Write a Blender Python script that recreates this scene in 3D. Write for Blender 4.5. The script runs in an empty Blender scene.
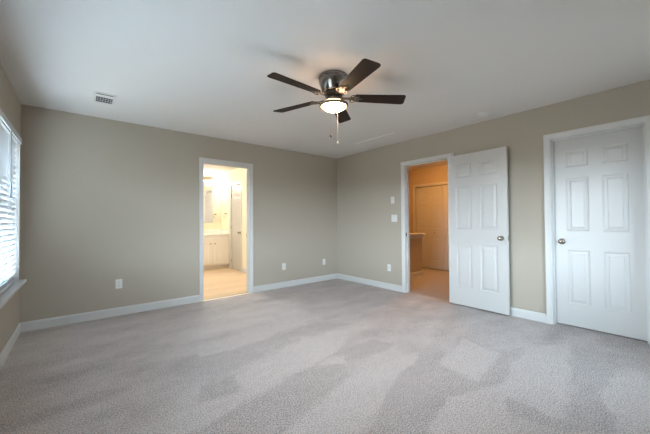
import bpy, bmesh, math, random
from mathutils import Vector, Matrix
C = bpy.context.scene.collection
PI = math.pi
H = 2.44            # ceiling height
W = 4.542           # bedroom runs x = -W .. 0, back wall at y = 0, right wall at x = 0
YN = -5.35          # wall behind the camera
T = 0.115           # wall thickness

# ------------------------------------------------------------------ camera
cam = bpy.data.cameras.new('camera')
cam.sensor_width = 36.0
cam.lens = 297.455 / 650 * 36.0
cam.clip_start = 0.02
camo = bpy.data.objects.new('camera', cam); C.objects.link(camo)
yaw, pit, rol = 0.688, 0.015, -0.007
F = Vector((math.sin(yaw)*math.cos(pit), math.cos(yaw)*math.cos(pit), math.sin(pit)))
R = Vector((math.cos(yaw), -math.sin(yaw), 0)); U = R.cross(F)
R2 = R*math.cos(rol) + U*math.sin(rol); U2 = U*math.cos(rol) - R*math.sin(rol)
camo.matrix_world = Matrix(((R2.x, U2.x, -F.x, -4.043), (R2.y, U2.y, -F.y, -4.529), (R2.z, U2.z, -F.z, 1.155), (0, 0, 0, 1)))
bpy.context.scene.camera = camo

# ------------------------------------------------------------------ sky and exposure
sc = bpy.context.scene
sc.view_settings.view_transform = 'Standard'
sc.view_settings.look = 'None'
sc.view_settings.gamma = 1.0
sc.view_settings.use_curve_mapping = False
sc.view_settings.exposure = 1.66
sc.cycles.max_bounces = 10
sc.cycles.diffuse_bounces = 7
sc.cycles.use_denoising = True
sc.cycles.sample_clamp_indirect = 8.0
wd = bpy.data.worlds.new('sky'); sc.world = wd; wd.use_nodes = True
nt = wd.node_tree; nt.nodes.clear()
wo = nt.nodes.new('ShaderNodeOutputWorld'); bg = nt.nodes.new('ShaderNodeBackground')
tc = nt.nodes.new('ShaderNodeTexCoord'); sx = nt.nodes.new('ShaderNodeSeparateXYZ'); cr = nt.nodes.new('ShaderNodeValToRGB')
mr = nt.nodes.new('ShaderNodeMapRange'); mr.inputs[1].default_value = -1; mr.inputs[2].default_value = 1
nt.links.new(tc.outputs['Generated'], sx.inputs[0]); nt.links.new(sx.outputs['Z'], mr.inputs[0]); nt.links.new(mr.outputs[0], cr.inputs[0])
e = cr.color_ramp.elements
e[0].position = 0.0; e[0].color = (0.08, 0.08, 0.07, 1)
e[1].position = 1.0; e[1].color = (0.62, 0.84, 1.0, 1)
q = e.new(0.495); q.color = (0.10, 0.10, 0.09, 1)
q = e.new(0.51); q.color = (0.77, 0.895, 1.0, 1)
nt.links.new(cr.outputs[0], bg.inputs[0]); bg.inputs[1].default_value = 14.0
nt.links.new(bg.outputs[0], wo.inputs[0])

WINDOWS = [(-1.72, -0.36), (-3.75, -1.82)]     # y spans in the left wall; the second window is unseen, added for daylight
WZ = (0.60, 1.99)
NW = [(-1.45, -0.65)]                              # x span of an unseen window added behind the camera for fill light
NZ = (0.60, 2.05)

def portal(loc, rot, sx_, sy_):
    l = bpy.data.lights.new('window_portal', 'AREA'); l.shape = 'RECTANGLE'; l.size = sx_; l.size_y = sy_
    l.cycles.is_portal = True
    o = bpy.data.objects.new('window_portal', l); o.location = loc; o.rotation_euler = rot; C.objects.link(o)
for a, b in WINDOWS:
    portal((-W-0.16, (a+b)/2, (WZ[0]+WZ[1])/2), (0, -PI/2, 0), WZ[1]-WZ[0], b-a)
for a, b in NW:
    portal(((a+b)/2, YN-0.16, (NZ[0]+NZ[1])/2), (PI/2, 0, 0), b-a, NZ[1]-NZ[0])

# ------------------------------------------------------------------ materials
def mat(name, col, rough=0.5, metal=0.0, spec=0.5, emit=None, es=0.0, bump=None, var=None):
    m = bpy.data.materials.new(name); m.use_nodes = True
    n = m.node_tree; p = n.nodes['Principled BSDF']
    p.inputs['Base Color'].default_value = (*col, 1); p.inputs['Roughness'].default_value = rough
    p.inputs['Metallic'].default_value = metal; p.inputs['Specular IOR Level'].default_value = spec
    if emit: p.inputs['Emission Color'].default_value = (*emit, 1); p.inputs['Emission Strength'].default_value = es
    if bump or var:
        t = n.nodes.new('ShaderNodeTexCoord')
    if bump:
        no = n.nodes.new('ShaderNodeTexNoise'); no.inputs['Scale'].default_value = bump[0]; no.inputs['Detail'].default_value = 3
        b = n.nodes.new('ShaderNodeBump'); b.inputs['Strength'].default_value = bump[1]; b.inputs['Distance'].default_value = bump[2]
        n.links.new(t.outputs['Object'], no.inputs['Vector']); n.links.new(no.outputs['Fac'], b.inputs['Height']); n.links.new(b.outputs[0], p.inputs['Normal'])
    if var:
        no = n.nodes.new('ShaderNodeTexNoise'); no.inputs['Scale'].default_value = var[0]
        mx = n.nodes.new('ShaderNodeMix'); mx.data_type = 'RGBA'
        mx.inputs[6].default_value = (*[c*(1-var[1]) for c in col], 1); mx.inputs[7].default_value = (*[min(1, c*(1+var[1])) for c in col], 1)
        n.links.new(t.outputs['Object'], no.inputs['Vector']); n.links.new(no.outputs['Fac'], mx.inputs[0]); n.links.new(mx.outputs[2], p.inputs['Base Color'])
    return m

M = {}
M['wall'] = mat('greige_paint', (0.43, 0.388, 0.325), 0.75, spec=0.25, bump=(160, 0.08, 0.002), var=(1.3, 0.02))
M['ceiling'] = mat('flat_white_ceiling', (0.72, 0.695, 0.675), 0.9, spec=0.1, bump=(120, 0.1, 0.002))
M['bath_wall'] = mat('cream_paint', (0.84, 0.78, 0.60), 0.7, spec=0.2, bump=(160, 0.05, 0.002))
M['hall_wall'] = mat('hall_paint', (0.50, 0.42, 0.31), 0.75, spec=0.2, bump=(160, 0.08, 0.002))
M['trim'] = mat('white_trim_paint', (0.60, 0.605, 0.602), 0.35, bump=(60, 0.03, 0.002))
M['door'] = mat('white_door_paint', (0.55, 0.55, 0.543), 0.33, bump=(45, 0.05, 0.002))
M['plate'] = mat('white_plastic', (0.70, 0.71, 0.70), 0.35)
M['dark'] = mat('dark_slot', (0.03, 0.03, 0.03), 0.6)
M['nickel'] = mat('brushed_nickel', (0.30, 0.29, 0.285), 0.2, metal=1.0)
M['knob'] = mat('satin_nickel', (0.40, 0.37, 0.33), 0.25, metal=1.0)
M['pewter'] = mat('antique_pewter', (0.11, 0.10, 0.09), 0.35, metal=1.0, bump=(120, 0.4, 0.003))
M['brass'] = mat('brushed_warm_metal', (0.40, 0.33, 0.25), 0.35, metal=1.0)
M['fitter'] = mat('aged_bronze', (0.30, 0.24, 0.17), 0.5, metal=0.8)
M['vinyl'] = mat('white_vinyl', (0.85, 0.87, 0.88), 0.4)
M['slat'] = mat('white_blind_slat', (0.52, 0.54, 0.565), 0.45)
M['cabinet'] = mat('cream_cabinet', (0.84, 0.81, 0.78), 0.4)
M['counter'] = mat('white_cultured_marble', (0.90, 0.88, 0.84), 0.2, var=(5, 0.03))
M['mirror'] = mat('mirror_silver', (0.93, 0.93, 0.93), 0.02, metal=1.0)
M['bowl'] = mat('lit_frosted_glass', (0.95, 0.93, 0.88), 0.4, emit=(1.0, 0.68, 0.40), es=28.0)
M['globe'] = mat('lit_bath_globe', (0.95, 0.93, 0.88), 0.4, emit=(1.0, 0.94, 0.84), es=12.0)
M['bath_fill'] = mat('bath_fill_glow', (0.95, 0.93, 0.88), 0.4, emit=(1.0, 0.95, 0.87), es=46.0)  # glow of the unseen lamp added in the bathroom
M['hall_bulb'] = mat('lit_hall_dome', (0.95, 0.9, 0.8), 0.4, emit=(1.0, 0.45, 0.12), es=52.0)
M['cord'] = mat('white_cord', (0.8, 0.8, 0.8), 0.7)
M['wand'] = mat('smoky_wand', (0.35, 0.37, 0.38), 0.3)
M['chain'] = mat('pale_chain', (0.28, 0.26, 0.23), 0.5, metal=0.6)
M['fob'] = mat('dark_wood_fob', (0.05, 0.03, 0.025), 0.4)

def glass_mat():
    m = bpy.data.materials.new('clear_pane'); m.use_nodes = True; n = m.node_tree; n.nodes.clear()
    o = n.nodes.new('ShaderNodeOutputMaterial'); t = n.nodes.new('ShaderNodeBsdfTransparent'); g = n.nodes.new('ShaderNodeBsdfGlossy')
    g.inputs['Roughness'].default_value = 0.02; t.inputs[0].default_value = (0.94, 0.97, 0.97, 1)
    f = n.nodes.new('ShaderNodeFresnel'); f.inputs[0].default_value = 1.45; x = n.nodes.new('ShaderNodeMixShader')
    n.links.new(f.outputs[0], x.inputs[0]); n.links.new(t.outputs[0], x.inputs[1]); n.links.new(g.outputs[0], x.inputs[2]); n.links.new(x.outputs[0], o.inputs[0])
    return m
M['glass'] = glass_mat()

def wood_mat(name, c1, c2, scale, stretch, rough):
    m = bpy.data.materials.new(name); m.use_nodes = True; n = m.node_tree; p = n.nodes['Principled BSDF']
    t = n.nodes.new('ShaderNodeTexCoord'); mp = n.nodes.new('ShaderNodeMapping'); mp.inputs['Scale'].default_value = stretch
    no = n.nodes.new('ShaderNodeTexNoise'); no.inputs['Scale'].default_value = scale; no.inputs['Detail'].default_value = 5; no.inputs['Roughness'].default_value = 0.65
    r = n.nodes.new('ShaderNodeValToRGB'); r.color_ramp.elements[0].position = 0.3; r.color_ramp.elements[1].position = 0.72
    r.color_ramp.elements[0].color = (*c1, 1); r.color_ramp.elements[1].color = (*c2, 1)
    n.links.new(t.outputs['Object'], mp.inputs[0]); n.links.new(mp.outputs[0], no.inputs['Vector']); n.links.new(no.outputs['Fac'], r.inputs[0]); n.links.new(r.outputs[0], p.inputs['Base Color'])
    p.inputs['Roughness'].default_value = rough; p.inputs['Specular IOR Level'].default_value = 0.3
    return m
M['blade'] = wood_mat('dark_walnut', (0.010, 0.0045, 0.003), (0.026, 0.011, 0.007), 9, (1, 14, 14), 0.55)

def plank_mat():
    m = wood_mat('light_oak_vinyl', (0.66, 0.50, 0.35), (0.80, 0.65, 0.49), 6, (2, 14, 1), 0.45)
    n = m.node_tree; p = n.nodes['Principled BSDF']
    t = n.nodes.new('ShaderNodeTexCoord'); b = n.nodes.new('ShaderNodeTexBrick')
    b.inputs['Scale'].default_value = 1; b.inputs['Brick Width'].default_value = 1.1; b.inputs['Row Height'].default_value = 0.12; b.inputs['Mortar Size'].default_value = 0.002
    b.inputs['Color1'].default_value = (1, 1, 1, 1); b.inputs['Color2'].default_value = (0.88, 0.86, 0.84, 1); b.inputs['Mortar'].default_value = (0.6, 0.5, 0.42, 1)
    x = n.nodes.new('ShaderNodeMix'); x.data_type = 'RGBA'; x.blend_type = 'MULTIPLY'; x.inputs[0].default_value = 1
    src = p.inputs['Base Color'].links[0].from_socket
    n.links.new(t.outputs['Object'], b.inputs['Vector']); n.links.new(src, x.inputs[6]); n.links.new(b.outputs['Color'], x.inputs[7]); n.links.new(x.outputs[2], p.inputs['Base Color'])
    return m
M['planks'] = plank_mat()

def carpet_mat():
    m = bpy.data.materials.new('grey_cut_pile_carpet'); m.use_nodes = True; n = m.node_tree; p = n.nodes['Principled BSDF']
    p.inputs['Roughness'].default_value = 1.0; p.inputs['Specular IOR Level'].default_value = 0.05
    t = n.nodes.new('ShaderNodeTexCoord'); at = n.nodes.new('ShaderNodeAttribute'); at.attribute_name = 'nap'
    def noise(s, d, r=0.6, sc=None):
        o = n.nodes.new('ShaderNodeTexNoise'); o.inputs['Scale'].default_value = s; o.inputs['Detail'].default_value = d; o.inputs['Roughness'].default_value = r
        if sc:
            mp = n.nodes.new('ShaderNodeMapping'); mp.inputs['Scale'].default_value = sc; n.links.new(t.outputs['Object'], mp.inputs[0]); n.links.new(mp.outputs[0], o.inputs['Vector'])
        else: n.links.new(t.outputs['Object'], o.inputs['Vector'])
        return o.outputs['Fac']
    def mad(a, k, b):
        o = n.nodes.new('ShaderNodeMath'); o.operation = 'MULTIPLY_ADD'; n.links.new(a, o.inputs[0]); o.inputs[1].default_value = k
        if isinstance(b, float): o.inputs[2].default_value = b
        else: n.links.new(b, o.inputs[2])
        return o.outputs[0]
    fine = noise(120, 2, 0.8); mid = noise(16, 3, 0.7)
    f = mad(at.outputs['Fac'], 0.66, -2.28); f = mad(fine, 4.5, f); f = mad(mid, 0.5, f)
    r = n.nodes.new('ShaderNodeValToRGB'); r.color_ramp.elements[0].color = (0.275, 0.254, 0.253, 1); r.color_ramp.elements[1].color = (0.68, 0.635, 0.63, 1)
    n.links.new(f, r.inputs[0]); n.links.new(r.outputs[0], p.inputs['Base Color'])
    b = n.nodes.new('ShaderNodeBump'); b.inputs['Strength'].default_value = 0.6; b.inputs['Distance'].default_value = 0.008
    n.links.new(fine, b.inputs['Height']); n.links.new(b.outputs[0], p.inputs['Normal'])
    return m
M['carpet'] = carpet_mat()

# ------------------------------------------------------------------ mesh helpers
def link(name, bm, m, parent=None, smooth=False, kind=None, bevel=0.0, label=None):
    bmesh.ops.recalc_face_normals(bm, faces=bm.faces)
    me = bpy.data.meshes.new(name); bm.to_mesh(me); bm.free()
    for k in (m if isinstance(m, (list, tuple)) else [m]): me.materials.append(M[k])
    if smooth:
        for f in me.polygons: f.use_smooth = True
    o = bpy.data.objects.new(name, me); C.objects.link(o)
    if parent: o.parent = parent
    if kind: o['kind'] = kind
    if label: o['label'] = label
    if bevel:
        b = o.modifiers.new('bevel', 'BEVEL'); b.width = bevel; b.segments = 2; b.limit_method = 'ANGLE'
    if smooth:
        try: me.set_sharp_from_angle(angle=math.radians(38))
        except Exception: pass
    return o
def tag(o, label, cat, group=None):
    o['label'] = label; o['category'] = cat
    if group: o['group'] = group
    return o
def thing(name, label, cat, loc, rz=0.0, group=None):
    o = bpy.data.objects.new(name, None); o.empty_display_size = 0.05; C.objects.link(o)
    o.location = loc; o.rotation_euler = (0, 0, rz)
    return tag(o, label, cat, group)
def box(bm, x0, x1, y0, y1, z0, z1):
    v = [bm.verts.new((x, y, z)) for x in (x0, x1) for y in (y0, y1) for z in (z0, z1)]
    for f in ((0,1,3,2),(4,6,7,5),(0,4,5,1),(2,3,7,6),(0,2,6,4),(1,5,7,3)): bm.faces.new([v[i] for i in f])
    return v
def B(*a):
    bm = bmesh.new()
    for k in a: box(bm, *k)
    return bm
def lathe(bm, prof, n=32, mtx=None, close=True):
    """prof: list of (r, z) revolved about z."""
    rings = []
    for r, z in prof:
        if r < 1e-6: rings.append([bm.verts.new((0, 0, z))])
        else: rings.append([bm.verts.new((r*math.cos(2*PI*i/n), r*math.sin(2*PI*i/n), z)) for i in range(n)])
    for a, b in zip(rings, rings[1:]):
        for i in range(n):
            j = (i+1) % n
            q = [a[i % len(a)], a[j % len(a)], b[j % len(b)], b[i % len(b)]]
            u = []
            for w in q:
                if w not in u: u.append(w)
            if len(u) > 2: bm.faces.new(u)
    if mtx:
        for rg in rings:
            for v in rg: v.co = mtx @ v.co
def tube(bm, pts, r, n=8, closed=False):
    pts = [Vector(p) for p in pts]; N = len(pts); rings = []
    for i, p in enumerate(pts):
        a = pts[(i-1) % N] if closed or i > 0 else p; b = pts[(i+1) % N] if closed or i < N-1 else p
        d = (b-a).normalized(); s = d.cross(Vector((0, 0, 1)))
        if s.length < 1e-3: s = d.cross(Vector((1, 0, 0)))
        s.normalize(); t = d.cross(s)
        rr = r[i] if isinstance(r, (list, tuple)) else r
        rings.append([bm.verts.new(p + s*rr*math.cos(2*PI*k/n) + t*rr*math.sin(2*PI*k/n)) for k in range(n)])
    pr = list(zip(rings, rings[1:])) + ([(rings[-1], rings[0])] if closed else [])
    for a, b in pr:
        for k in range(n): bm.faces.new((a[k], a[(k+1) % n], b[(k+1) % n], b[k]))
    if not closed: bm.faces.new(rings[0]); bm.faces.new(rings[-1])
def prism(bm, poly, z0, z1):
    a = [bm.verts.new((x, y, z0)) for x, y in poly]; b = [bm.verts.new((x, y, z1)) for x, y in poly]
    bm.faces.new(a[::-1]); bm.faces.new(b); n = len(poly)
    for i in range(n): bm.faces.new((a[i], a[(i+1) % n], b[(i+1) % n], b[i]))
def xform(bm, mtx): bmesh.ops.transform(bm, matrix=mtx, verts=bm.verts)
# wall frames: u along the wall, v up, w out of the wall into the room
def back(y=0.0, s=-1): return lambda u, v, w: (u, y + s*w, v)
def side(x=0.0, s=-1): return lambda u, v, w: (x + s*w, u, v)
def fbox(bm, f, u0, u1, v0, v1, w0, w1):
    p, q = f(u0, v0, w0), f(u1, v1, w1)
    box(bm, *[k for a, b in zip(p, q) for k in (min(a, b), max(a, b))])

def wall(name, axis, pos, u0, u1, thick, holes=(), z0=0.0, z1=H, m='wall'):
    """solid wall with rectangular openings; thick signed away from the room."""
    f = (lambda u, v, w: (u, pos + w, v)) if axis == 'x' else (lambda u, v, w: (pos + w, u, v))
    us = sorted({u0, u1, *[h[0] for h in holes], *[h[1] for h in holes]}); vs = sorted({z0, z1, *[h[2] for h in holes], *[h[3] for h in holes]})
    solid = {}
    for i in range(len(us)-1):
        for j in range(len(vs)-1):
            cu, cv = (us[i]+us[i+1])/2, (vs[j]+vs[j+1])/2
            solid[i, j] = not any(h[0] < cu < h[1] and h[2] < cv < h[3] for h in holes)
    bm = bmesh.new(); cache = {}
    def vt(i, j, w):
        if (i, j, w) not in cache: cache[i, j, w] = bm.verts.new(f(us[i], vs[j], w))
        return cache[i, j, w]
    for (i, j), s in solid.items():
        if not s: continue
        for w in (0.0, thick): bm.faces.new((vt(i,j,w), vt(i+1,j,w), vt(i+1,j+1,w), vt(i,j+1,w)))
        for di, dj, a, b in ((-1,0,(i,j),(i,j+1)), (1,0,(i+1,j),(i+1,j+1)), (0,-1,(i,j),(i+1,j)), (0,1,(i,j+1),(i+1,j+1))):
            if not solid.get((i+di, j+dj), False):
                bm.faces.new((vt(*a,0.0), vt(*b,0.0), vt(*b,thick), vt(*a,thick)))
    return link(name, bm, m, kind='structure')

# ------------------------------------------------------------------ bedroom shell
BATH = (-2.640, -1.920)      # clear opening, back wall
EXIT = (-2.415, -1.645)      # clear opening, right wall
CLOS = (-4.290, -3.578)      # closet opening, right wall
DH = 2.046; J = 0.018
XB0, XB1, YB = -3.45, -1.152, 3.354          # bathroom
XH, YH0, YH1 = 2.422, -3.30, -0.05           # hall

wall('wall_back', 'x', 0.0, -W-0.16, T, T, [(BATH[0]-J, BATH[1]+J, 0, DH+J)])
wall('wall_right', 'y', 0.0, YN, 0.0, T, [(EXIT[0]-J, EXIT[1]+J, 0, DH+J), (CLOS[0]-J, CLOS[1]+J, 0, DH+J)])
wall('wall_left', 'y', -W, YN, 0.0, -0.16, [(a, b, *WZ) for a, b in WINDOWS])
wall('wall_near', 'x', YN, -W-0.16, T, -0.16, [(a, b, *NZ) for a, b in NW])
link('ceiling', B((-W-0.16, T, YN-0.16, T, H, H+0.1)), 'ceiling', kind='structure')

# ---- carpet with vacuum marks (nap) : marks given in metres on the floor
LIGHT = [
 [(-1.79,-3.23),(-1.13,-3.12),(-1.24,-3.47),(-1.83,-3.55)],
 [(-1.88,-3.72),(-1.35,-3.61),(-0.92,-3.59),(-0.53,-3.81),(-1.41,-4.0),(-1.87,-4.05),(-1.9,-3.99)],
 [(-2.74,-3.72),(-2.35,-3.53),(-2.16,-3.52),(-1.73,-3.69),(-2.05,-3.84),(-2.43,-3.97)],
 [(-1.38,-4.14),(-0.69,-4.21),(-0.98,-4.39),(-1.82,-4.49),(-1.98,-4.35)],
 [(-3.38,-3.18),(-2.97,-3.04),(-2.51,-2.92),(-1.79,-2.99),(-1.75,-3.03),(-2.36,-3.2),(-2.73,-3.33),(-3.01,-3.49)],
 [(-3.45,-2.54),(-3.19,-2.59),(-3.14,-2.36),(-2.94,-2.3),(-2.61,-2.22),(-2.32,-2.07),(-1.89,-2.29),(-2.27,-2.54),(-2.59,-2.6),(-2.96,-2.63),(-3.25,-2.68),(-3.52,-2.78),(-3.7,-2.65)],
 [(-3.22,-1.75),(-2.86,-1.6),(-2.36,-1.49),(-1.83,-1.67),(-2.32,-1.81),(-2.8,-1.88),(-3.25,-1.86)]]
DARK = [
 [(-2.85,-3.4),(-2.36,-3.19),(-1.73,-3.02),(-1.8,-3.23),(-1.84,-3.55),(-1.18,-3.49),(-0.94,-3.56),(-1.42,-3.61),(-1.74,-3.67),(-2.15,-3.51),(-2.35,-3.53),(-2.72,-3.73),(-3.01,-3.49)],
 [(-0.52,-3.83),(-0.48,-4.13),(-0.73,-4.19),(-1.38,-4.15),(-1.8,-4.28),(-2.0,-4.11),(-2.06,-3.83),(-1.89,-3.75),(-1.9,-3.99),(-1.86,-4.05),(-1.41,-4.0)],
 [(-3.39,-2.33),(-3.14,-2.36),(-3.19,-2.59),(-3.45,-2.54)],
 [(-3.52,-2.78),(-3.19,-2.72),(-2.84,-2.65),(-2.59,-2.62),(-2.36,-2.73),(-2.5,-2.92),(-2.98,-3.03),(-3.2,-3.11),(-3.38,-3.18),(-3.78,-2.85)],
 [(-3.25,-1.86),(-2.85,-1.9),(-1.94,-1.81),(-1.68,-2.12),(-2.44,-2.0),(-3.03,-2.11),(-3.33,-2.12)],
 [(-2.21,-2.53),(-1.87,-2.55),(-1.72,-2.8),(-2.16,-2.78),(-2.36,-2.73)]]
import numpy as np
def sdist(X, Y, poly):
    d = np.full(X.shape, 1e9); ins = np.zeros(X.shape, bool); n = len(poly)
    for i in range(n):
        ax, ay = poly[i]; bx, by = poly[(i+1) % n]
        ex, ey = bx-ax, by-ay; t = np.clip(((X-ax)*ex + (Y-ay)*ey)/(ex*ex+ey*ey), 0, 1)
        d = np.minimum(d, np.hypot(X-ax-t*ex, Y-ay-t*ey))
        c = (ay > Y) != (by > Y)
        with np.errstate(divide='ignore', invalid='ignore'):
            ins ^= c & (X < (bx-ax)*(Y-ay)/(by-ay+1e-12) + ax)
    return np.where(ins, d, -d)
rng = np.random.default_rng(4)
def vnoise(X, Y, fx, fy):
    g = rng.random((64, 64)); x = X*fx + 31.7; y = Y*fy + 29.3
    xi = np.floor(x).astype(int); yi = np.floor(y).astype(int); tx = x-xi; ty = y-yi
    tx = tx*tx*(3-2*tx); ty = ty*ty*(3-2*ty)
    k = lambda a, b: g[a % 64, b % 64]
    return (k(xi,yi)*(1-tx)+k(xi+1,yi)*tx)*(1-ty) + (k(xi,yi+1)*(1-tx)+k(xi+1,yi+1)*tx)*ty
nx, ny = 230, 272
xs = np.linspace(-W, 0.06, nx); ys = np.linspace(YN, 0.0, ny)
X, Y = np.meshgrid(xs, ys, indexing='ij')
blot = 0.4*vnoise(X, Y, 1.6, 5.5) + 0.35*vnoise(X, Y, 4.0, 8) + 0.25*vnoise(X, Y, 9, 14)
stripe = vnoise(X + 0.35*Y, Y - 0.12*X + 0.05*vnoise(X, Y, 5, 5), 0.55, 4.2)
stripe = np.clip((stripe-0.5)*3.0, -0.5, 0.5)
nap = 0.50 + 0.9*(blot-0.5) + 0.30*stripe*np.clip((-1.3-X)/0.8, 0.25, 1) + 0.10*np.clip((Y+2.2)/1.2, 0, 1)  # base carpet also turns paler towards the back wall
wob = 0.05*(vnoise(X, Y, 9, 9)-0.5)
for polys, val in ((DARK, 0.31), (LIGHT, 0.69)):
    for pl in polys:
        k = np.clip((sdist(X, Y, pl) + wob)/0.02 + 0.5, 0, 1)
        nap = nap*(1-k) + (val + 0.18*(blot-0.5))*k
bm = bmesh.new()
vs = [[bm.verts.new((float(xs[i]), float(ys[j]), 0)) for j in range(ny)] for i in range(nx)]
for i in range(nx-1):
    for j in range(ny-1): bm.faces.new((vs[i][j], vs[i+1][j], vs[i+1][j+1], vs[i][j+1]))
bm.verts.index_update()
flo = link('floor', bm, 'carpet', kind='structure')
a = flo.data.attributes.new('nap', 'FLOAT', 'POINT'); a.data.foreach_set('value', nap.ravel().astype(np.float32))
def plain_carpet(name, x0, x1, y0, y1):
    bm = bmesh.new(); v = [bm.verts.new(p) for p in ((x0,y0,0),(x1,y0,0),(x1,y1,0),(x0,y1,0))]; bm.faces.new(v)
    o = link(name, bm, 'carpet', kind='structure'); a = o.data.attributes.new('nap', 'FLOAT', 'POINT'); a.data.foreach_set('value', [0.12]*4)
    return o
plain_carpet('floor_hall', 0.06, XH+0.1, YH0, YH1)
plain_carpet('floor_closet', 0.06, 0.95, YN-0.05, YH0-0.1)
link('floor_bathroom', B((XB0, XB1, 0.03, YB, -0.05, 0.002), (XB1, XB1+0.12, 2.05, 2.67, -0.05, 0.001)), 'planks', kind='structure')

# ------------------------------------------------------------------ bathroom and hall shells
BD = (2.07, 2.65)            # linen closet door in the bathroom's right wall
wall('wall_bathroom_far', 'x', YB, XB0-0.1, XB1+0.1, 0.1, m='bath_wall')
wall('wall_bathroom_right', 'y', XB1, T, YB, 0.1, [(BD[0]-J, BD[1]+J, 0, DH+J)], m='bath_wall')
wall('wall_bathroom_left', 'y', XB0, T, YB, -0.1, m='bath_wall')
link('ceiling_bathroom', B((XB0-0.1, XB1+0.1, T, YB+0.1, H, H+0.1)), 'ceiling', kind='structure')
link('wall_bathroom_lining', B((XB0, BATH[0]-J, T, T+0.004, 0, H), (BATH[1]+J, XB1, T, T+0.004, 0, H), (BATH[0]-J, BATH[1]+J, T, T+0.004, DH+J, H)), 'bath_wall', kind='structure')
link('wall_linen_closet', B((XB1+0.1, XB1+0.6, BD[0]-0.1, BD[1]+0.1, -0.02, H)), 'bath_wall', kind='structure')
BF = (-1.665, -0.218)        # bifold closet opening at the far side of the hall
wall('wall_hall_far', 'y', XH, YH0-0.1, YH1+0.1, 0.1, [(BF[0], BF[1], 0, 1.995)], m='hall_wall')
wall('wall_hall_left', 'x', YH1, T, XH+0.1, 0.1, m='hall_wall')
wall('wall_hall_right', 'x', YH0, T, XH+0.1, -0.1, m='hall_wall')
link('wall_hall_closet', B((XH+0.1, XH+0.6, BF[0]-0.1, BF[1]+0.1, -0.02, H)), 'hall_wall', kind='structure')
link('ceiling_hall', B((T, XH+0.7, YN-0.1, YH1+0.1, H, H+0.1)), 'ceiling', kind='structure')
wall('wall_closet', 'y', 0.95, YN-0.1, YH0-0.1, 0.1)
wall('wall_closet_end', 'x', YN, T, 1.05, -0.1)

# ------------------------------------------------------------------ trim: casings, jambs, baseboards
CW = 0.058
PROFILE = [(0.004, 0.0), (0.004, 0.010), (0.012, 0.013), (0.022, 0.012), (0.030, 0.015), (0.050, 0.018), (CW+0.004, 0.018), (CW+0.004, 0.0)]
def casing(name, f, u0, u1, top, m='trim', pr=PROFILE):
    bm = bmesh.new(); rows = []
    for d, w in pr:
        rows.append([bm.verts.new(f(*p, w)) for p in ((u0-d, 0.0), (u0-d, top+d), (u1+d, top+d), (u1+d, 0.0))])
    n = len(pr)
    for i in range(n):
        a, b = rows[i], rows[(i+1) % n]
        for k in range(3): bm.faces.new((a[k], a[k+1], b[k+1], b[k]))
    bm.faces.new([r[0] for r in rows]); bm.faces.new([r[3] for r in rows])
    return link(name, bm, m, kind='structure')
def jamb(name, f, u0, u1, top, depth, stop=None):
    bm = bmesh.new()
    fbox(bm, f, u0-J, u0, 0, top+J, 0, -depth); fbox(bm, f, u1, u1+J, 0, top+J, 0, -depth); fbox(bm, f, u0, u1, top, top+J, 0, -depth)
    if stop:
        s0, s1 = stop
        fbox(bm, f, u0, u0+0.012, 0, top-0.012, -s0, -s1); fbox(bm, f, u1-0.012, u1, 0, top-0.012, -s0, -s1); fbox(bm, f, u0, u1, top-0.012, top, -s0, -s1)
    return link(name, bm, 'trim', kind='structure', bevel=0.0015)
fb, fr = back(), side()
casing('trim_1', fb, *BATH, DH); jamb('trim_2', fb, *BATH, DH, T, (0.038, 0.075))
casing('trim_3', fr, *EXIT, DH); jamb('trim_4', fr, *EXIT, DH, T, (0.038, 0.075))
casing('trim_5', fr, *CLOS, DH); jamb('trim_6', fr, *CLOS, DH, T, (0.030, 0.066))
casing('trim_7', side(XB1), *BD, DH); jamb('trim_8', side(XB1), *BD, DH, 0.1)
casing('trim_9', side(XH), BF[0]+0.01, BF[1]-0.01, 1.985)
link('trim_10', B((BATH[0], BATH[1], 0.012, 0.05, 0.0, 0.009)), 'brass', kind='structure', bevel=0.003, label='thin metal threshold strip')
BH = 0.100
BP = [(0.0, 0.0), (0.013, 0.0), (0.013, BH-0.022), (0.010, BH-0.012), (0.006, BH-0.004), (0.003, BH), (0.0, BH)]
def baseboard(name, f, u0, u1, m='trim'):
    bm = bmesh.new()
    a = [bm.verts.new(f(u0, v, w)) for w, v in BP]; b = [bm.verts.new(f(u1, v, w)) for w, v in BP]
    n = len(BP); bm.faces.new(a); bm.faces.new(b)
    for i in range(n): bm.faces.new((a[i], a[(i+1) % n], b[(i+1) % n], b[i]))
    return link(name, bm, m, kind='structure')
CO = CW + 0.004
baseboard('baseboard_back', fb, -W, BATH[0]-CO); baseboard('baseboard_back_right', fb, BATH[1]+CO, 0)
baseboard('baseboard_right', fr, EXIT[1]+CO, 0); baseboard('baseboard_right_middle', fr, CLOS[1]+CO, EXIT[0]-CO); baseboard('baseboard_right_near', fr, YN, CLOS[0]-CO)
baseboard('baseboard_left', side(-W, 1), YN, 0); baseboard('baseboard_near', back(YN, 1), -W, 0)
baseboard('baseboard_bathroom', side(XB1), T, BD[0]-CO); baseboard('baseboard_bathroom_far', side(XB1), BD[1]+CO, 2.80)
baseboard('baseboard_hall', side(XH), YH0, BF[0]-0.05); baseboard('baseboard_hall_left', back(YH1), T, XH)
link('light_streak_strip', B((-0.548, -0.522, -1.86, -1.06, H-0.006, H)), 'vinyl', kind='structure', bevel=0.002, label='narrow white strip for a streak of light on the ceiling')  # strip stands in for a streak of light on the ceiling

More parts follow.
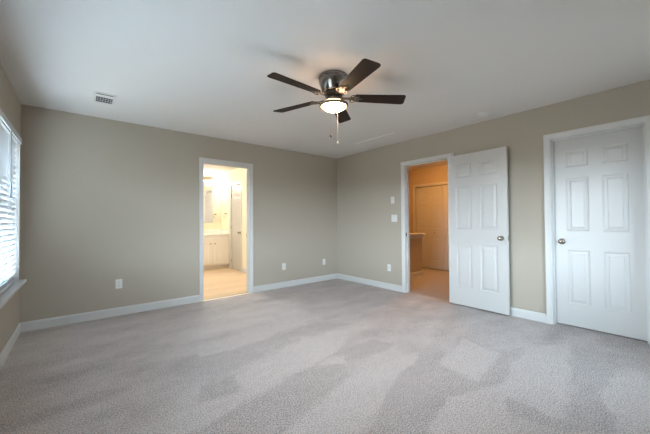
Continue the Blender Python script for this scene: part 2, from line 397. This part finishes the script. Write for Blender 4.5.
# ------------------------------------------------------------------ doors
def panel_door(bm, w, h, t, cells):
    """paneled slab: x 0..w, y 0..t (front at y = 0), z 0..h; cells = list of (x0, x1, z0, z1)."""
    xs = sorted({0, w, *[c[0] for c in cells], *[c[1] for c in cells]}); zs = sorted({0, h, *[c[2] for c in cells], *[c[3] for c in cells]})
    RINGS = [(0.0, 0.0), (0.006, 0.0035), (0.012, 0.006), (0.017, 0.0065), (0.036, 0.0045), (0.042, 0.001), (0.046, 0.0005)]
    for y, s in ((0.0, 1), (t, -1)):
        for i in range(len(xs)-1):
            for j in range(len(zs)-1):
                x0, x1, z0, z1 = xs[i], xs[i+1], zs[j], zs[j+1]
                if any(abs(c[0]-x0) < 1e-6 and abs(c[1]-x1) < 1e-6 and abs(c[2]-z0) < 1e-6 and abs(c[3]-z1) < 1e-6 for c in cells):
                    pr = None
                    for d, k in RINGS:
                        v = [bm.verts.new(p) for p in ((x0+d, y+s*k, z0+d), (x1-d, y+s*k, z0+d), (x1-d, y+s*k, z1-d), (x0+d, y+s*k, z1-d))]
                        if pr:
                            for q in range(4): bm.faces.new((pr[q], pr[(q+1) % 4], v[(q+1) % 4], v[q]))
                        pr = v
                    bm.faces.new(pr)
                else:
                    bm.faces.new([bm.verts.new(p) for p in ((x0,y,z0),(x1,y,z0),(x1,y,z1),(x0,y,z1))])
    for k in (0, w):
        for j in range(len(zs)-1): bm.faces.new([bm.verts.new(p) for p in ((k,0,zs[j]),(k,t,zs[j]),(k,t,zs[j+1]),(k,0,zs[j+1]))])
    for k in (0, h):
        for i in range(len(xs)-1): bm.faces.new([bm.verts.new(p) for p in ((xs[i],0,k),(xs[i],t,k),(xs[i+1],t,k),(xs[i+1],0,k))])
    bmesh.ops.remove_doubles(bm, verts=bm.verts, dist=1e-5)
def six(w, stile=0.112, mull=0.105):
    p = (w - 2*stile - mull)/2; c = []
    for x0 in (stile, stile+p+mull):
        for z0, z1 in ((0.235, 0.815), (1.02, 1.595), (1.715, 1.895)): c.append((x0, x0+p, z0, z1))
    return c
KNOB = [(0.0, 0.0), (0.032, 0.0), (0.032, 0.004), (0.026, 0.008), (0.013, 0.011), (0.011, 0.024), (0.016, 0.030), (0.0255, 0.037), (0.028, 0.046), (0.026, 0.055), (0.018, 0.061), (0.0, 0.063)]
def knob(parent, x, y, z, front=True, name='knob', m='knob'):
    bm = bmesh.new(); lathe(bm, KNOB, 24, Matrix.Translation((x, y, z)) @ Matrix.Rotation(PI/2 if front else -PI/2, 4, 'X'))
    o = link(name, bm, m, parent, smooth=True, label='satin nickel door knob'); return o
def door(name, w, h, t, cells, loc, rz):
    bm = bmesh.new(); panel_door(bm, w, h, t, cells)
    o = link(name, bm, 'door', kind='structure'); o.location = loc; o.rotation_euler = (0, 0, rz)
    return o
# bedroom door, swung right back towards the right wall (hinges at its left edge in the view)
dw = 0.755
d = door('door_1', dw, 2.024, 0.035, six(dw), (-0.064, -2.408, 0.020), -PI/2 - math.radians(1.9))
d['label'] = 'open white six-panel door folded back against the right wall'
knob(d, dw-0.07, 0.0, 0.915); knob(d, dw-0.07, 0.035, 0.915, False)
link('latch_plate', B((dw-0.001, dw+0.0015, 0.006, 0.029, 0.885, 0.945), (dw, dw+0.009, 0.011, 0.024, 0.905, 0.925)), 'knob', d, bevel=0.001)
for z in (0.20, 1.0, 1.80):
    bm = bmesh.new(); lathe(bm, [(0, -0.045), (0.006, -0.045), (0.006, 0.045), (0, 0.045)], 12, Matrix.Translation((-0.006, 0.040, z)))
    link('hinge', bm, 'knob', d, smooth=True)
link('strike_plate', B((0.012, 0.070, EXIT[1]-0.0015, EXIT[1]+0.001, 0.905, 0.965), (0.024, 0.040, EXIT[1]-0.002, EXIT[1], 0.92, 0.95)), 'pewter', bpy.data.objects['trim_4'])
link('strike_plate', B((BATH[1]-0.0015, BATH[1]+0.001, 0.080, 0.108, 0.905, 0.965)), 'pewter', bpy.data.objects['trim_2'])
# closet door, closed, set back in its frame
dw = CLOS[1]-CLOS[0]-0.006
d = door('door_2', dw, 2.028, 0.035, six(dw), (0.068, CLOS[1]-0.003, 0.012), -PI/2)
d['label'] = 'closed white six-panel closet door at the right edge'
knob(d, 0.068, 0.0, 0.905)
# linen closet door in the bathroom
dw = BD[1]-BD[0]-0.006
d = door('door_3', dw, 2.03, 0.035, six(dw, 0.10, 0.09), (XB1+0.012, BD[1]-0.003, 0.010), -PI/2)
d['label'] = 'white panelled door inside the bathroom'
knob(d, dw-0.065, 0.0, 0.895)
for z in (0.2, 1.02, 1.80):
    bm = bmesh.new(); lathe(bm, [(0, -0.045), (0.007, -0.045), (0.007, 0.045), (0, 0.045)], 12, Matrix.Translation((0.002, -0.006, z)))
    link('hinge', bm, 'knob', d, smooth=True)
# bifold doors across the hall: four leaves in one opening
lw = (BF[1]-BF[0]-0.02-0.012)/4
for k in range(2):
    y = BF[1]-0.012-k*(2*lw+0.004)
    cells = [(0.065, lw-0.055, z0, z1) for z0, z1 in ((0.19, 0.74), (0.95, 1.50), (1.58, 1.86))]
    d = door('door_%d' % (4+k), lw-0.002, 1.955, 0.030, cells, (XH+0.022, y, 0.018), -PI/2)
    d['label'] = ('left' if k == 0 else 'right') + ' pair of panelled bifold closet doors across the hall'
    bm = bmesh.new(); panel_door(bm, lw-0.002, 1.955, 0.030, [(lw-c[1]-0.002, lw-c[0]-0.002, c[2], c[3]) for c in cells]); xform(bm, Matrix.Translation((lw, 0, 0)))
    link('leaf', bm, 'door', d)
    bm = bmesh.new(); lathe(bm, [(0, 0), (0.008, 0), (0.007, 0.012), (0.016, 0.018), (0.017, 0.026), (0.010, 0.031), (0, 0.032)], 20, Matrix.Translation((lw+0.145 if k == 0 else lw-0.145, 0, 0.86)) @ Matrix.Rotation(PI/2, 4, 'X'))
    link('knob', bm, 'brass', d, smooth=True)

# ------------------------------------------------------------------ hall half wall with a moulded cap
hw = link('wall_hall_half', B((T, 1.54, -0.96, -0.85, 0, 0.82)), 'hall_wall', kind='structure')
bm = bmesh.new(); box(bm, T, 1.62, -1.01, -0.80, 0.865, 0.895); box(bm, T, 1.585, -0.985, -0.825, 0.835, 0.866); box(bm, T, 1.56, -0.972, -0.838, 0.79, 0.836)
link('trim_12', bm, 'trim', kind='structure', bevel=0.006)
baseboard('baseboard_hall_half', back(-0.96), T, 1.553); 

# ------------------------------------------------------------------ windows
def window(name, f, u0, u1, v0, v1, sill=True):
    """f: w = 0 on the room face of the wall, positive into the room."""
    bm = bmesh.new(); a, b = -0.16, -0.07; t = 0.035
    fbox(bm, f, u0, u0+t, v0, v1, a, b); fbox(bm, f, u1-t, u1, v0, v1, a, b); fbox(bm, f, u0+t, u1-t, v0, v0+t, a, b); fbox(bm, f, u0+t, u1-t, v1-t, v1, a, b)
    um = (u0+u1)/2; fbox(bm, f, um-0.04, um+0.04, v0+t, v1-t, a, b)
    root = link(name, bm, 'vinyl', kind='structure', bevel=0.003)
    mid = (v0+v1)/2 + 0.03
    for x0, x1 in ((u0+t, um-0.04), (um+0.04, u1-t)):
        for z0, z1, w0, w1 in ((v0+t, mid+0.02, -0.105, -0.075), (mid-0.02, v1-t, -0.14, -0.108)):
            bm = bmesh.new(); s = 0.04
            fbox(bm, f, x0, x0+s, z0, z1, w0, w1); fbox(bm, f, x1-s, x1, z0, z1, w0, w1); fbox(bm, f, x0+s, x1-s, z0, z0+s, w0, w1); fbox(bm, f, x0+s, x1-s, z1-s, z1, w0, w1)
            so = link('window_sash', bm, 'vinyl', root, bevel=0.002)
            bm = bmesh.new(); wc = (w0+w1)/2
            bm.faces.new([bm.verts.new(f(p, q, wc)) for p, q in ((x0+s, z0+s), (x1-s, z0+s), (x1-s, z1-s), (x0+s, z1-s))])
            link('window_pane', bm, 'glass', so)
    bm = bmesh.new()
    fbox(bm, f, u0-0.03, u1+0.03, v0-0.022, v0+0.001, 0.0, 0.085); fbox(bm, f, u0, u1, v0-0.005, v0+0.001, 0.0, -0.07)
    link('window_sill', bm, 'trim', root, bevel=0.004)
    for p in (u0, u1-0.010):
        bm = bmesh.new(); fbox(bm, f, p, p+0.010, v0+0.001, v1, -0.07, 0.036); link('window_bead', bm, 'trim', root)
    bm = bmesh.new(); fbox(bm, f, u0-0.01, u1+0.01, v0-0.085, v0-0.022, 0.0, 0.015)
    link('window_apron', bm, 'trim', root, bevel=0.003)
    return root
fl = side(-W, 1)
window('window_1', fl, *WINDOWS[0], *WZ); window('added_window_left', fl, *WINDOWS[1], *WZ); window('added_window_near', back(YN, 1), *NW[0], *NZ)  # the latter two are unseen, added for their daylight

# blind on the window by the back wall
def make_blind(span, label, deg):
    y0, y1 = span[0]+0.014, span[1]-0.014
    bl = thing('window_blind', label, 'blind', (-W, (y0+y1)/2, WZ[0]), group='blinds in the left wall windows')
    L = y1-y0; Zt = WZ[1]-WZ[0]
    bm = bmesh.new(); n = 27; tilt = math.radians(deg)
    for i in range(n):
        z = 0.055 + i*(Zt-0.055-0.07)/(n-1)
        v = box(bm, -0.025, 0.025, -L/2, L/2, -0.0015, 0.0015)
        mt = Matrix.Translation((-0.002, 0, z)) @ Matrix.Rotation(tilt, 4, 'Y')
        for p in v: p.co = mt @ p.co
    link('slats', bm, 'slat', bl)
    bm = B((-0.03, 0.030, -L/2, L/2, Zt-0.055, Zt-0.008)); link('headrail', bm, 'slat', bl, bevel=0.003)
    bm = bmesh.new(); box(bm, 0.036, 0.048, -L/2-0.025, L/2+0.025, Zt-0.052, Zt+0.004)
    box(bm, 0.0, 0.036, L/2+0.013, L/2+0.025, Zt-0.052, Zt+0.004); box(bm, 0.0, 0.036, -L/2-0.025, -L/2-0.013, Zt-0.052, Zt+0.004)
    link('valance', bm, 'slat', bl, bevel=0.004)
    link('bottom_rail', B((-0.025, 0.025, -L/2, L/2, 0.012, 0.032)), 'slat', bl, bevel=0.004)
    for k in (-0.42, -0.14, 0.14, 0.42):
        bm = bmesh.new()
        for x in (-0.024, 0.022): tube(bm, [(x, k*L, 0.03), (x, k*L, Zt-0.05)], 0.0012, 6)
        link('ladder_cord', bm, 'cord', bl)
    bm = bmesh.new(); tube(bm, [(0.052, 0.06, Zt-0.06), (0.054, 0.06, Zt-0.62)], 0.005, 8); link('tilt_wand', bm, 'wand', bl, smooth=True)
make_blind(WINDOWS[0], 'white horizontal slat blind in the left wall window beside the back wall', -54)
make_blind(WINDOWS[1], 'unseen white slat blind added to shape light in the added left wall window nearer the camera', 0)  # unseen blind, added to spread this window's daylight

# ------------------------------------------------------------------ ceiling fan
FX, FY = -2.31, -2.554
fan = thing('ceiling_fan', 'five-blade dark wood and nickel ceiling fan with a lit bowl light', 'ceiling fan', (FX, FY, H))
bm = bmesh.new()
lathe(bm, [(0, 0), (0.128, 0), (0.134, -0.006), (0.134, -0.024), (0.129, -0.030), (0.129, -0.036), (0.133, -0.040), (0.131, -0.052), (0.104, -0.136), (0.098, -0.143), (0.088, -0.146), (0, -0.146)], 48)
link('motor_housing', bm, 'nickel', fan, smooth=True)
bm = bmesh.new(); lathe(bm, [(0, -0.146), (0.076, -0.146), (0.076, -0.176), (0.060, -0.186), (0, -0.186)], 40)
link('rotor', bm, 'pewter', fan, smooth=True)
bm = bmesh.new(); lathe(bm, [(0, -0.184), (0.046, -0.184), (0.044, -0.205), (0.050, -0.218), (0.093, -0.224), (0.1025, -0.233), (0.101, -0.236), (0, -0.234)], 48)
lathe(bm, [(0.106, -0.252), (0.118, -0.246), (0.1265, -0.249), (0.127, -0.268), (0.120, -0.274), (0.106, -0.266), (0.106, -0.252)], 48)
for k in range(3):
    a = k*2*PI/3 + 0.4; tube(bm, [(0.070*math.cos(a), 0.070*math.sin(a), -0.227), (0.108*math.cos(a), 0.108*math.sin(a), -0.236), (0.119*math.cos(a), 0.119*math.sin(a), -0.252)], 0.005, 8)
link('light_fitter', bm, 'fitter', fan, smooth=True)
bm = bmesh.new(); br, bh = 0.103, 0.060
lathe(bm, [(0, -0.2352), (0.090, -0.2352), (0.098, -0.241)] + [(br*math.cos(t), -0.250 - bh*math.sin(t)) for t in [PI/2*k/10 for k in range(10)]] + [(0, -0.250-bh)], 40)
link('light_bowl', bm, 'bowl', fan, smooth=True, label='glowing frosted glass bowl')
def blade_outline():
    p = []; r0, r1, w0, w1 = 0.185, 0.655, 0.054, 0.070
    p += [(r0, -w0+0.012), (r0+0.012, -w0)]
    c = 0.026
    for k in range(7):
        a = -PI/2 + k*PI/12; p.append((r1-c-0.012+c*math.cos(a), -w1+c+c*math.sin(a)))
    for k in range(7):
        a = k*PI/12; p.append((r1-c+c*math.cos(a)*1.0, w1-c+c*math.sin(a)))
    p += [(r0+0.012, w0), (r0, w0-0.012)]
    return p
PH, PITCH, BZ = 0.659, math.radians(-11), -0.186
for k in range(5):
    mt = Matrix.Rotation(PH + k*2*PI/5, 4, 'Z') @ Matrix.Translation((0, 0, BZ)) @ Matrix.Rotation(PITCH, 4, 'X')
    bm = bmesh.new(); prism(bm, blade_outline(), -0.003, 0.003)
    b = link('blade', bm, 'blade', fan, bevel=0.0015); b.matrix_local = mt
    bm = bmesh.new()
    prism(bm, [(0.070, -0.016), (0.120, -0.013), (0.165, -0.020), (0.195, -0.044), (0.222, -0.040), (0.232, -0.018), (0.262, 0.0), (0.232, 0.018), (0.222, 0.040), (0.195, 0.044), (0.165, 0.020), (0.120, 0.013), (0.070, 0.016)], -0.0085, -0.0035)
    for s in (-1, 1):
        tube(bm, [(0.172+0.022*math.cos(t), s*0.034+0.018*math.sin(t), -0.009) for t in [2*PI*i/16 for i in range(16)]], 0.004, 6, True)
        tube(bm, [(0.206+0.014*math.cos(t), s*0.020+0.013*math.sin(t), -0.010) for t in [2*PI*i/16 for i in range(16)]], 0.0035, 6, True)
    for px, py in ((0.205, -0.03), (0.205, 0.03), (0.245, 0.0)):
        lathe(bm, [(0, -0.013), (0.006, -0.011), (0.006, -0.0085)], 10, Matrix.Translation((px, py, 0)))
    link('blade_iron', bm, 'pewter', b, label='ornate dark metal bracket')
for (px, py, l, m, r) in ((0.100, 0.062, 0.298, 'chain', 0.008), (0.054, 0.105, 0.231, 'fob', 0.010)):
    bm = bmesh.new(); tube(bm, [(px*0.5, py*0.5, -0.215), (px, py, -0.245), (px, py, -0.25-l)], 0.0011 if m == 'chain' else 0.0007, 6)
    ch = link('pull_chain', bm, m, fan)
    bm = bmesh.new(); lathe(bm, [(0, 0.014), (r*0.5, 0.012), (r, 0.0), (r*0.9, -0.010), (r*0.4, -0.016), (0, -0.017)], 16, Matrix.Translation((px, py, -0.25-l-0.010)))
    link('chain_fob', bm, m, ch, smooth=True, label='pale pull-chain knob' if m == 'chain' else 'dark wooden pull-chain knob')

# ------------------------------------------------------------------ ceiling vent and smoke detector
ve = thing('ceiling_vent', 'white ceiling vent with dark louvres above the left part of the back wall', 'vent', (-3.857, -0.735, H))
bm = bmesh.new(); fx, fy, ox, oy = 0.094, 0.158, 0.068, 0.130
for a in ((-fx, fx, -fy, -oy), (-fx, fx, oy, fy), (-fx, -ox, -oy, oy), (ox, fx, -oy, oy)): box(bm, *a, -0.006, 0.0)
link('frame', bm, 'ceiling', ve, bevel=0.003)
link('backing', B((-ox, ox, -oy, oy, -0.001, -0.0002)), 'dark', ve, label='dark duct opening')
bm = bmesh.new(); box(bm, -ox, ox, -0.105, -0.035, -0.0045, -0.0025)
for i in range(6):
    x = -ox + 0.014 + i*(2*ox-0.028)/5; box(bm, x-0.0015, x+0.0015, -0.035, oy, -0.0055, -0.0012)
for y in (0.02, 0.075): box(bm, -ox, ox, y-0.001, y+0.001, -0.0050, -0.0012)
link('louvres', bm, 'ceiling', ve)

sd = thing('smoke_detector', 'round white smoke detector on the ceiling near the right wall', 'smoke detector', (-0.30, -2.985, H))
bm = bmesh.new(); lathe(bm, [(0, 0), (0.068, 0), (0.068, -0.008), (0.063, -0.012), (0.060, -0.024), (0.050, -0.031), (0.018, -0.034), (0, -0.034)], 36)
link('housing', bm, 'plate', sd, smooth=True)
bm = bmesh.new(); lathe(bm, [(0, -0.036), (0.010, -0.0355), (0.010, -0.033)], 14, Matrix.Translation((0.02, 0.0, 0))); link('test_button', bm, 'plate', sd, smooth=True)

# ------------------------------------------------------------------ outlets and switches
def rot_for(wallname): return {'back': 0.0, 'right': -PI/2, 'left': PI/2}[wallname]
def plate(name, label, cat, loc, rz, w=0.070, h=0.115, group=None):
    # local frame: x along wall, -y out of the wall
    t = thing(name, label, cat, loc, rz, group)
    link('cover_plate', B((-w/2, w/2, -0.006, 0.0, -h/2, h/2)), 'plate', t, bevel=0.0025)
    return t
def outlet(label, loc, rz):
    t = plate('wall_outlet', label, 'outlet', loc, rz, group='outlets low on the bedroom walls')
    for s in (-1, 1):
        bm = bmesh.new(); pl = [(0.0165*math.copysign(min(1, abs(math.cos(a))*1.15), math.cos(a)), 0.0145*math.sin(a)) for a in [2*PI*i/20 for i in range(20)]]
        prism(bm, pl, 0, 0.0025); xform(bm, Matrix.Translation((0, -0.006, s*0.0195)) @ Matrix.Rotation(PI/2, 4, 'X'))
        rc = link('receptacle', bm, 'plate', t)
        link('slots', B((-0.0075, -0.0045, -0.0088, -0.0084, s*0.0195-0.001, s*0.0195+0.008), (0.0045, 0.0075, -0.0088, -0.0084, s*0.0195-0.001, s*0.0195+0.007), (-0.002, 0.002, -0.0088, -0.0084, s*0.0195-0.009, s*0.0195-0.005)), 'dark', rc)
    bm = bmesh.new(); lathe(bm, [(0, 0.0015), (0.003, 0.001), (0.003, 0)], 10, Matrix.Translation((0, -0.006, 0)) @ Matrix.Rotation(PI/2, 4, 'X')); link('screw', bm, 'knob', t)
    return t
outlet('white outlet low on the back wall left of the bathroom doorway', (-3.669, 0, 0.392), 0.0)
outlet('white outlet low on the back wall just right of the bathroom doorway', (-1.267, 0, 0.366), 0.0)
t = plate('blank_wall_plate', 'plain white wall plate low on the back wall near the corner', 'wall plate', (-0.356, 0, 0.366), 0.0)
for z in (-0.03, 0.03):
    bm = bmesh.new(); lathe(bm, [(0, 0.0015), (0.003, 0.001), (0.003, 0)], 10, Matrix.Translation((0, -0.006, z)) @ Matrix.Rotation(PI/2, 4, 'X'))
    link('screw', bm, 'knob', t)
outlet('white outlet low on the right wall beside the hall doorway', (0, -1.314, 0.364), -PI/2)
t = plate('light_switch', 'single white wall switch above the double switch by the hall doorway', 'light switch', (0, -1.402, 1.505), -PI/2, 0.070, 0.118, 'switches by the hall doorway')
link('rocker', B((-0.016, 0.016, -0.0095, -0.006, -0.033, 0.033)), 'plate', t, bevel=0.0015)
t = plate('light_switch', 'double white wall switch below the single switch by the hall doorway', 'light switch', (0, -1.432, 1.200), -PI/2, 0.116, 0.118, 'switches by the hall doorway')
for x in (-0.023, 0.023):
    bm = B((x-0.005, x+0.005, -0.0075, -0.006, -0.012, 0.012)); box(bm, x-0.0035, x+0.0035, -0.017, -0.007, 0.0, 0.008)
    link('toggle', bm, 'plate', t, bevel=0.001)

# ------------------------------------------------------------------ bathroom: vanity, mirror, light bar, towel ring
VY = 2.805; VX0 = -3.0
va = thing('bathroom_vanity', 'cream vanity cabinet with a white counter seen through the bathroom doorway', 'vanity', (XB1, VY, 0))
def vb(x0, x1, y0, y1, z0, z1): return (x0-XB1, x1-XB1, y0-VY, y1-VY, z0, z1)
link('cabinet_body', B(vb(VX0, XB1-0.002, VY, YB-0.002, 0.10, 0.83), vb(VX0, XB1-0.002, VY+0.07, YB-0.002, 0.002, 0.10)), 'cabinet', va, bevel=0.002)
bm = bmesh.new(); box(bm, *vb(VX0-0.02, XB1-0.002, VY-0.025, YB-0.002, 0.831, 0.868)); box(bm, *vb(VX0-0.02, XB1-0.002, YB-0.022, YB-0.002, 0.868, 0.965)); box(bm, *vb(XB1-0.022, XB1-0.002, VY+0.05, YB-0.022, 0.868, 0.965))
link('countertop', bm, 'counter', va, bevel=0.005)
bm = bmesh.new(); lathe(bm, [(0.19, 0.002), (0.20, 0.006), (0.205, 0.002), (0.205, -0.001)], 36, Matrix.Translation((-1.78-XB1, 3.06-VY, 0.868)) @ Matrix.Diagonal((1.15, 0.85, 1, 1))); link('basin_rim', bm, 'counter', va, smooth=True)
for x0, x1, kx in ((-2.46, -2.17, -2.215), (-2.16, -1.87, -2.115), (-1.86, -1.572, -1.620), (-1.564, -1.280, -1.512)):
    bm = bmesh.new(); w, h = x1-x0, 0.545
    panel_door(bm, w, h, 0.018, [(0.05, w-0.05, 0.05, h-0.05)])
    dr = link('cabinet_door', bm, 'cabinet', va); dr.location = (x0-XB1, -0.0185, 0.135)
    bm = bmesh.new(); lathe(bm, [(0, 0), (0.006, 0), (0.005, 0.012), (0.013, 0.018), (0.014, 0.024), (0.008, 0.029), (0, 0.030)], 18, Matrix.Translation((kx-x0, 0, 0.50)) @ Matrix.Rotation(PI/2, 4, 'X'))
    link('knob', bm, 'knob', dr, smooth=True, label='small metal knob')
for x0, x1 in ((-2.46, -1.87), (-1.86, -1.280)):
    link('drawer_front', B(vb(x0, x1, VY-0.018, VY-0.0005, 0.705, 0.81)), 'cabinet', va, bevel=0.004)
fa = thing('faucet', 'chrome faucet standing on the white bathroom counter', 'faucet', (-1.76, 3.275, 0.869))
link('base', B((-0.085, 0.085, -0.025, 0.025, 0.0, 0.018)), 'knob', fa, bevel=0.008)
bm = bmesh.new(); tube(bm, [(0, 0, 0.015), (0, -0.01, 0.07), (0, -0.05, 0.10), (0, -0.10, 0.098), (0, -0.125, 0.075)], [0.016, 0.014, 0.012, 0.011, 0.010], 12); link('spout', bm, 'knob', fa, smooth=True)
for s in (-1, 1):
    bm = bmesh.new(); tube(bm, [(s*0.062, 0, 0.015), (s*0.062, 0, 0.05)], 0.013, 12); tube(bm, [(s*0.062, 0, 0.05), (s*0.11, -0.01, 0.062)], [0.009, 0.006], 10); link('lever', bm, 'knob', fa, smooth=True)
mi = link('bathroom_mirror', B((-2.95, -1.172, YB-0.010, YB-0.0015, 1.135, 2.215)), 'mirror', bevel=0.002)
tag(mi, 'large frameless mirror above the bathroom counter', 'mirror')
vl = thing('vanity_light', 'row of lit globe lamps on a bar above the bathroom mirror', 'light fixture', (-1.72, YB, 2.285))
link('back_bar', B((-0.42, 0.34, -0.030, -0.001, -0.05, 0.05)), 'brass', vl, bevel=0.008)
for x in (-0.30, 0.0, 0.27):
    bm = bmesh.new(); tube(bm, [(x, -0.025, 0.0), (x, -0.08, 0.03), (x, -0.13, 0.02), (x, -0.14, -0.02)], 0.009, 10); lathe(bm, [(0, -0.02), (0.03, -0.025), (0.034, -0.05), (0, -0.05)], 20, Matrix.Translation((x, -0.14, 0))); ar = link('arm', bm, 'brass', vl, smooth=True)
    bm = bmesh.new(); bmesh.ops.create_uvsphere(bm, u_segments=20, v_segments=12, radius=0.068, matrix=Matrix.Translation((x, -0.14, -0.112)))
    link('globe', bm, 'globe', ar, smooth=True, label='glowing glass globe')
tr = thing('towel_ring', 'small metal towel ring on the bathroom side wall', 'towel ring', (XB1, 2.965, 1.375))
bm = bmesh.new(); lathe(bm, [(0, 0), (0.026, 0), (0.026, 0.006), (0.011, 0.012), (0.010, 0.055), (0.014, 0.060), (0, 0.062)], 20, Matrix.Rotation(-PI/2, 4, 'Y')); link('mount', bm, 'knob', tr, smooth=True)
bm = bmesh.new(); tube(bm, [(-0.05, 0.06*math.sin(t), -0.058+0.06*math.cos(t)) for t in [2*PI*i/28 for i in range(28)]], 0.004, 8, True); link('ring', bm, 'knob', tr, smooth=True)

# ------------------------------------------------------------------ hall dome lamp (out of view behind the door head)
hl = thing('hall_ceiling_light', 'unseen round dome ceiling lamp lighting the hall', 'ceiling light', (1.35, -1.30, H))
bm = bmesh.new(); lathe(bm, [(0, 0), (0.15, 0), (0.15, -0.02), (0.135, -0.026), (0, -0.026)], 36); link('base', bm, 'brass', hl, smooth=True)
bm = bmesh.new(); lathe(bm, [(0.13*math.cos(t), -0.026-0.07*math.sin(t)) for t in [PI/2*k/9 for k in range(9)]] + [(0, -0.096)], 32); link('dome', bm, 'hall_bulb', hl, smooth=True)

bc = thing('bathroom_fill_light', 'unseen dome lamp added to brighten the bathroom', 'ceiling light', (-2.25, 1.35, H))  # added lamp, out of view, brightens the vanity front
bm = bmesh.new(); lathe(bm, [(0, 0), (0.15, 0), (0.15, -0.02), (0.135, -0.026), (0, -0.026)], 36); link('base', bm, 'brass', bc, smooth=True)
bm = bmesh.new(); lathe(bm, [(0.13*math.cos(t), -0.026-0.07*math.sin(t)) for t in [PI/2*k/9 for k in range(9)]] + [(0, -0.096)], 32); link('dome', bm, 'bath_fill', bc, smooth=True)
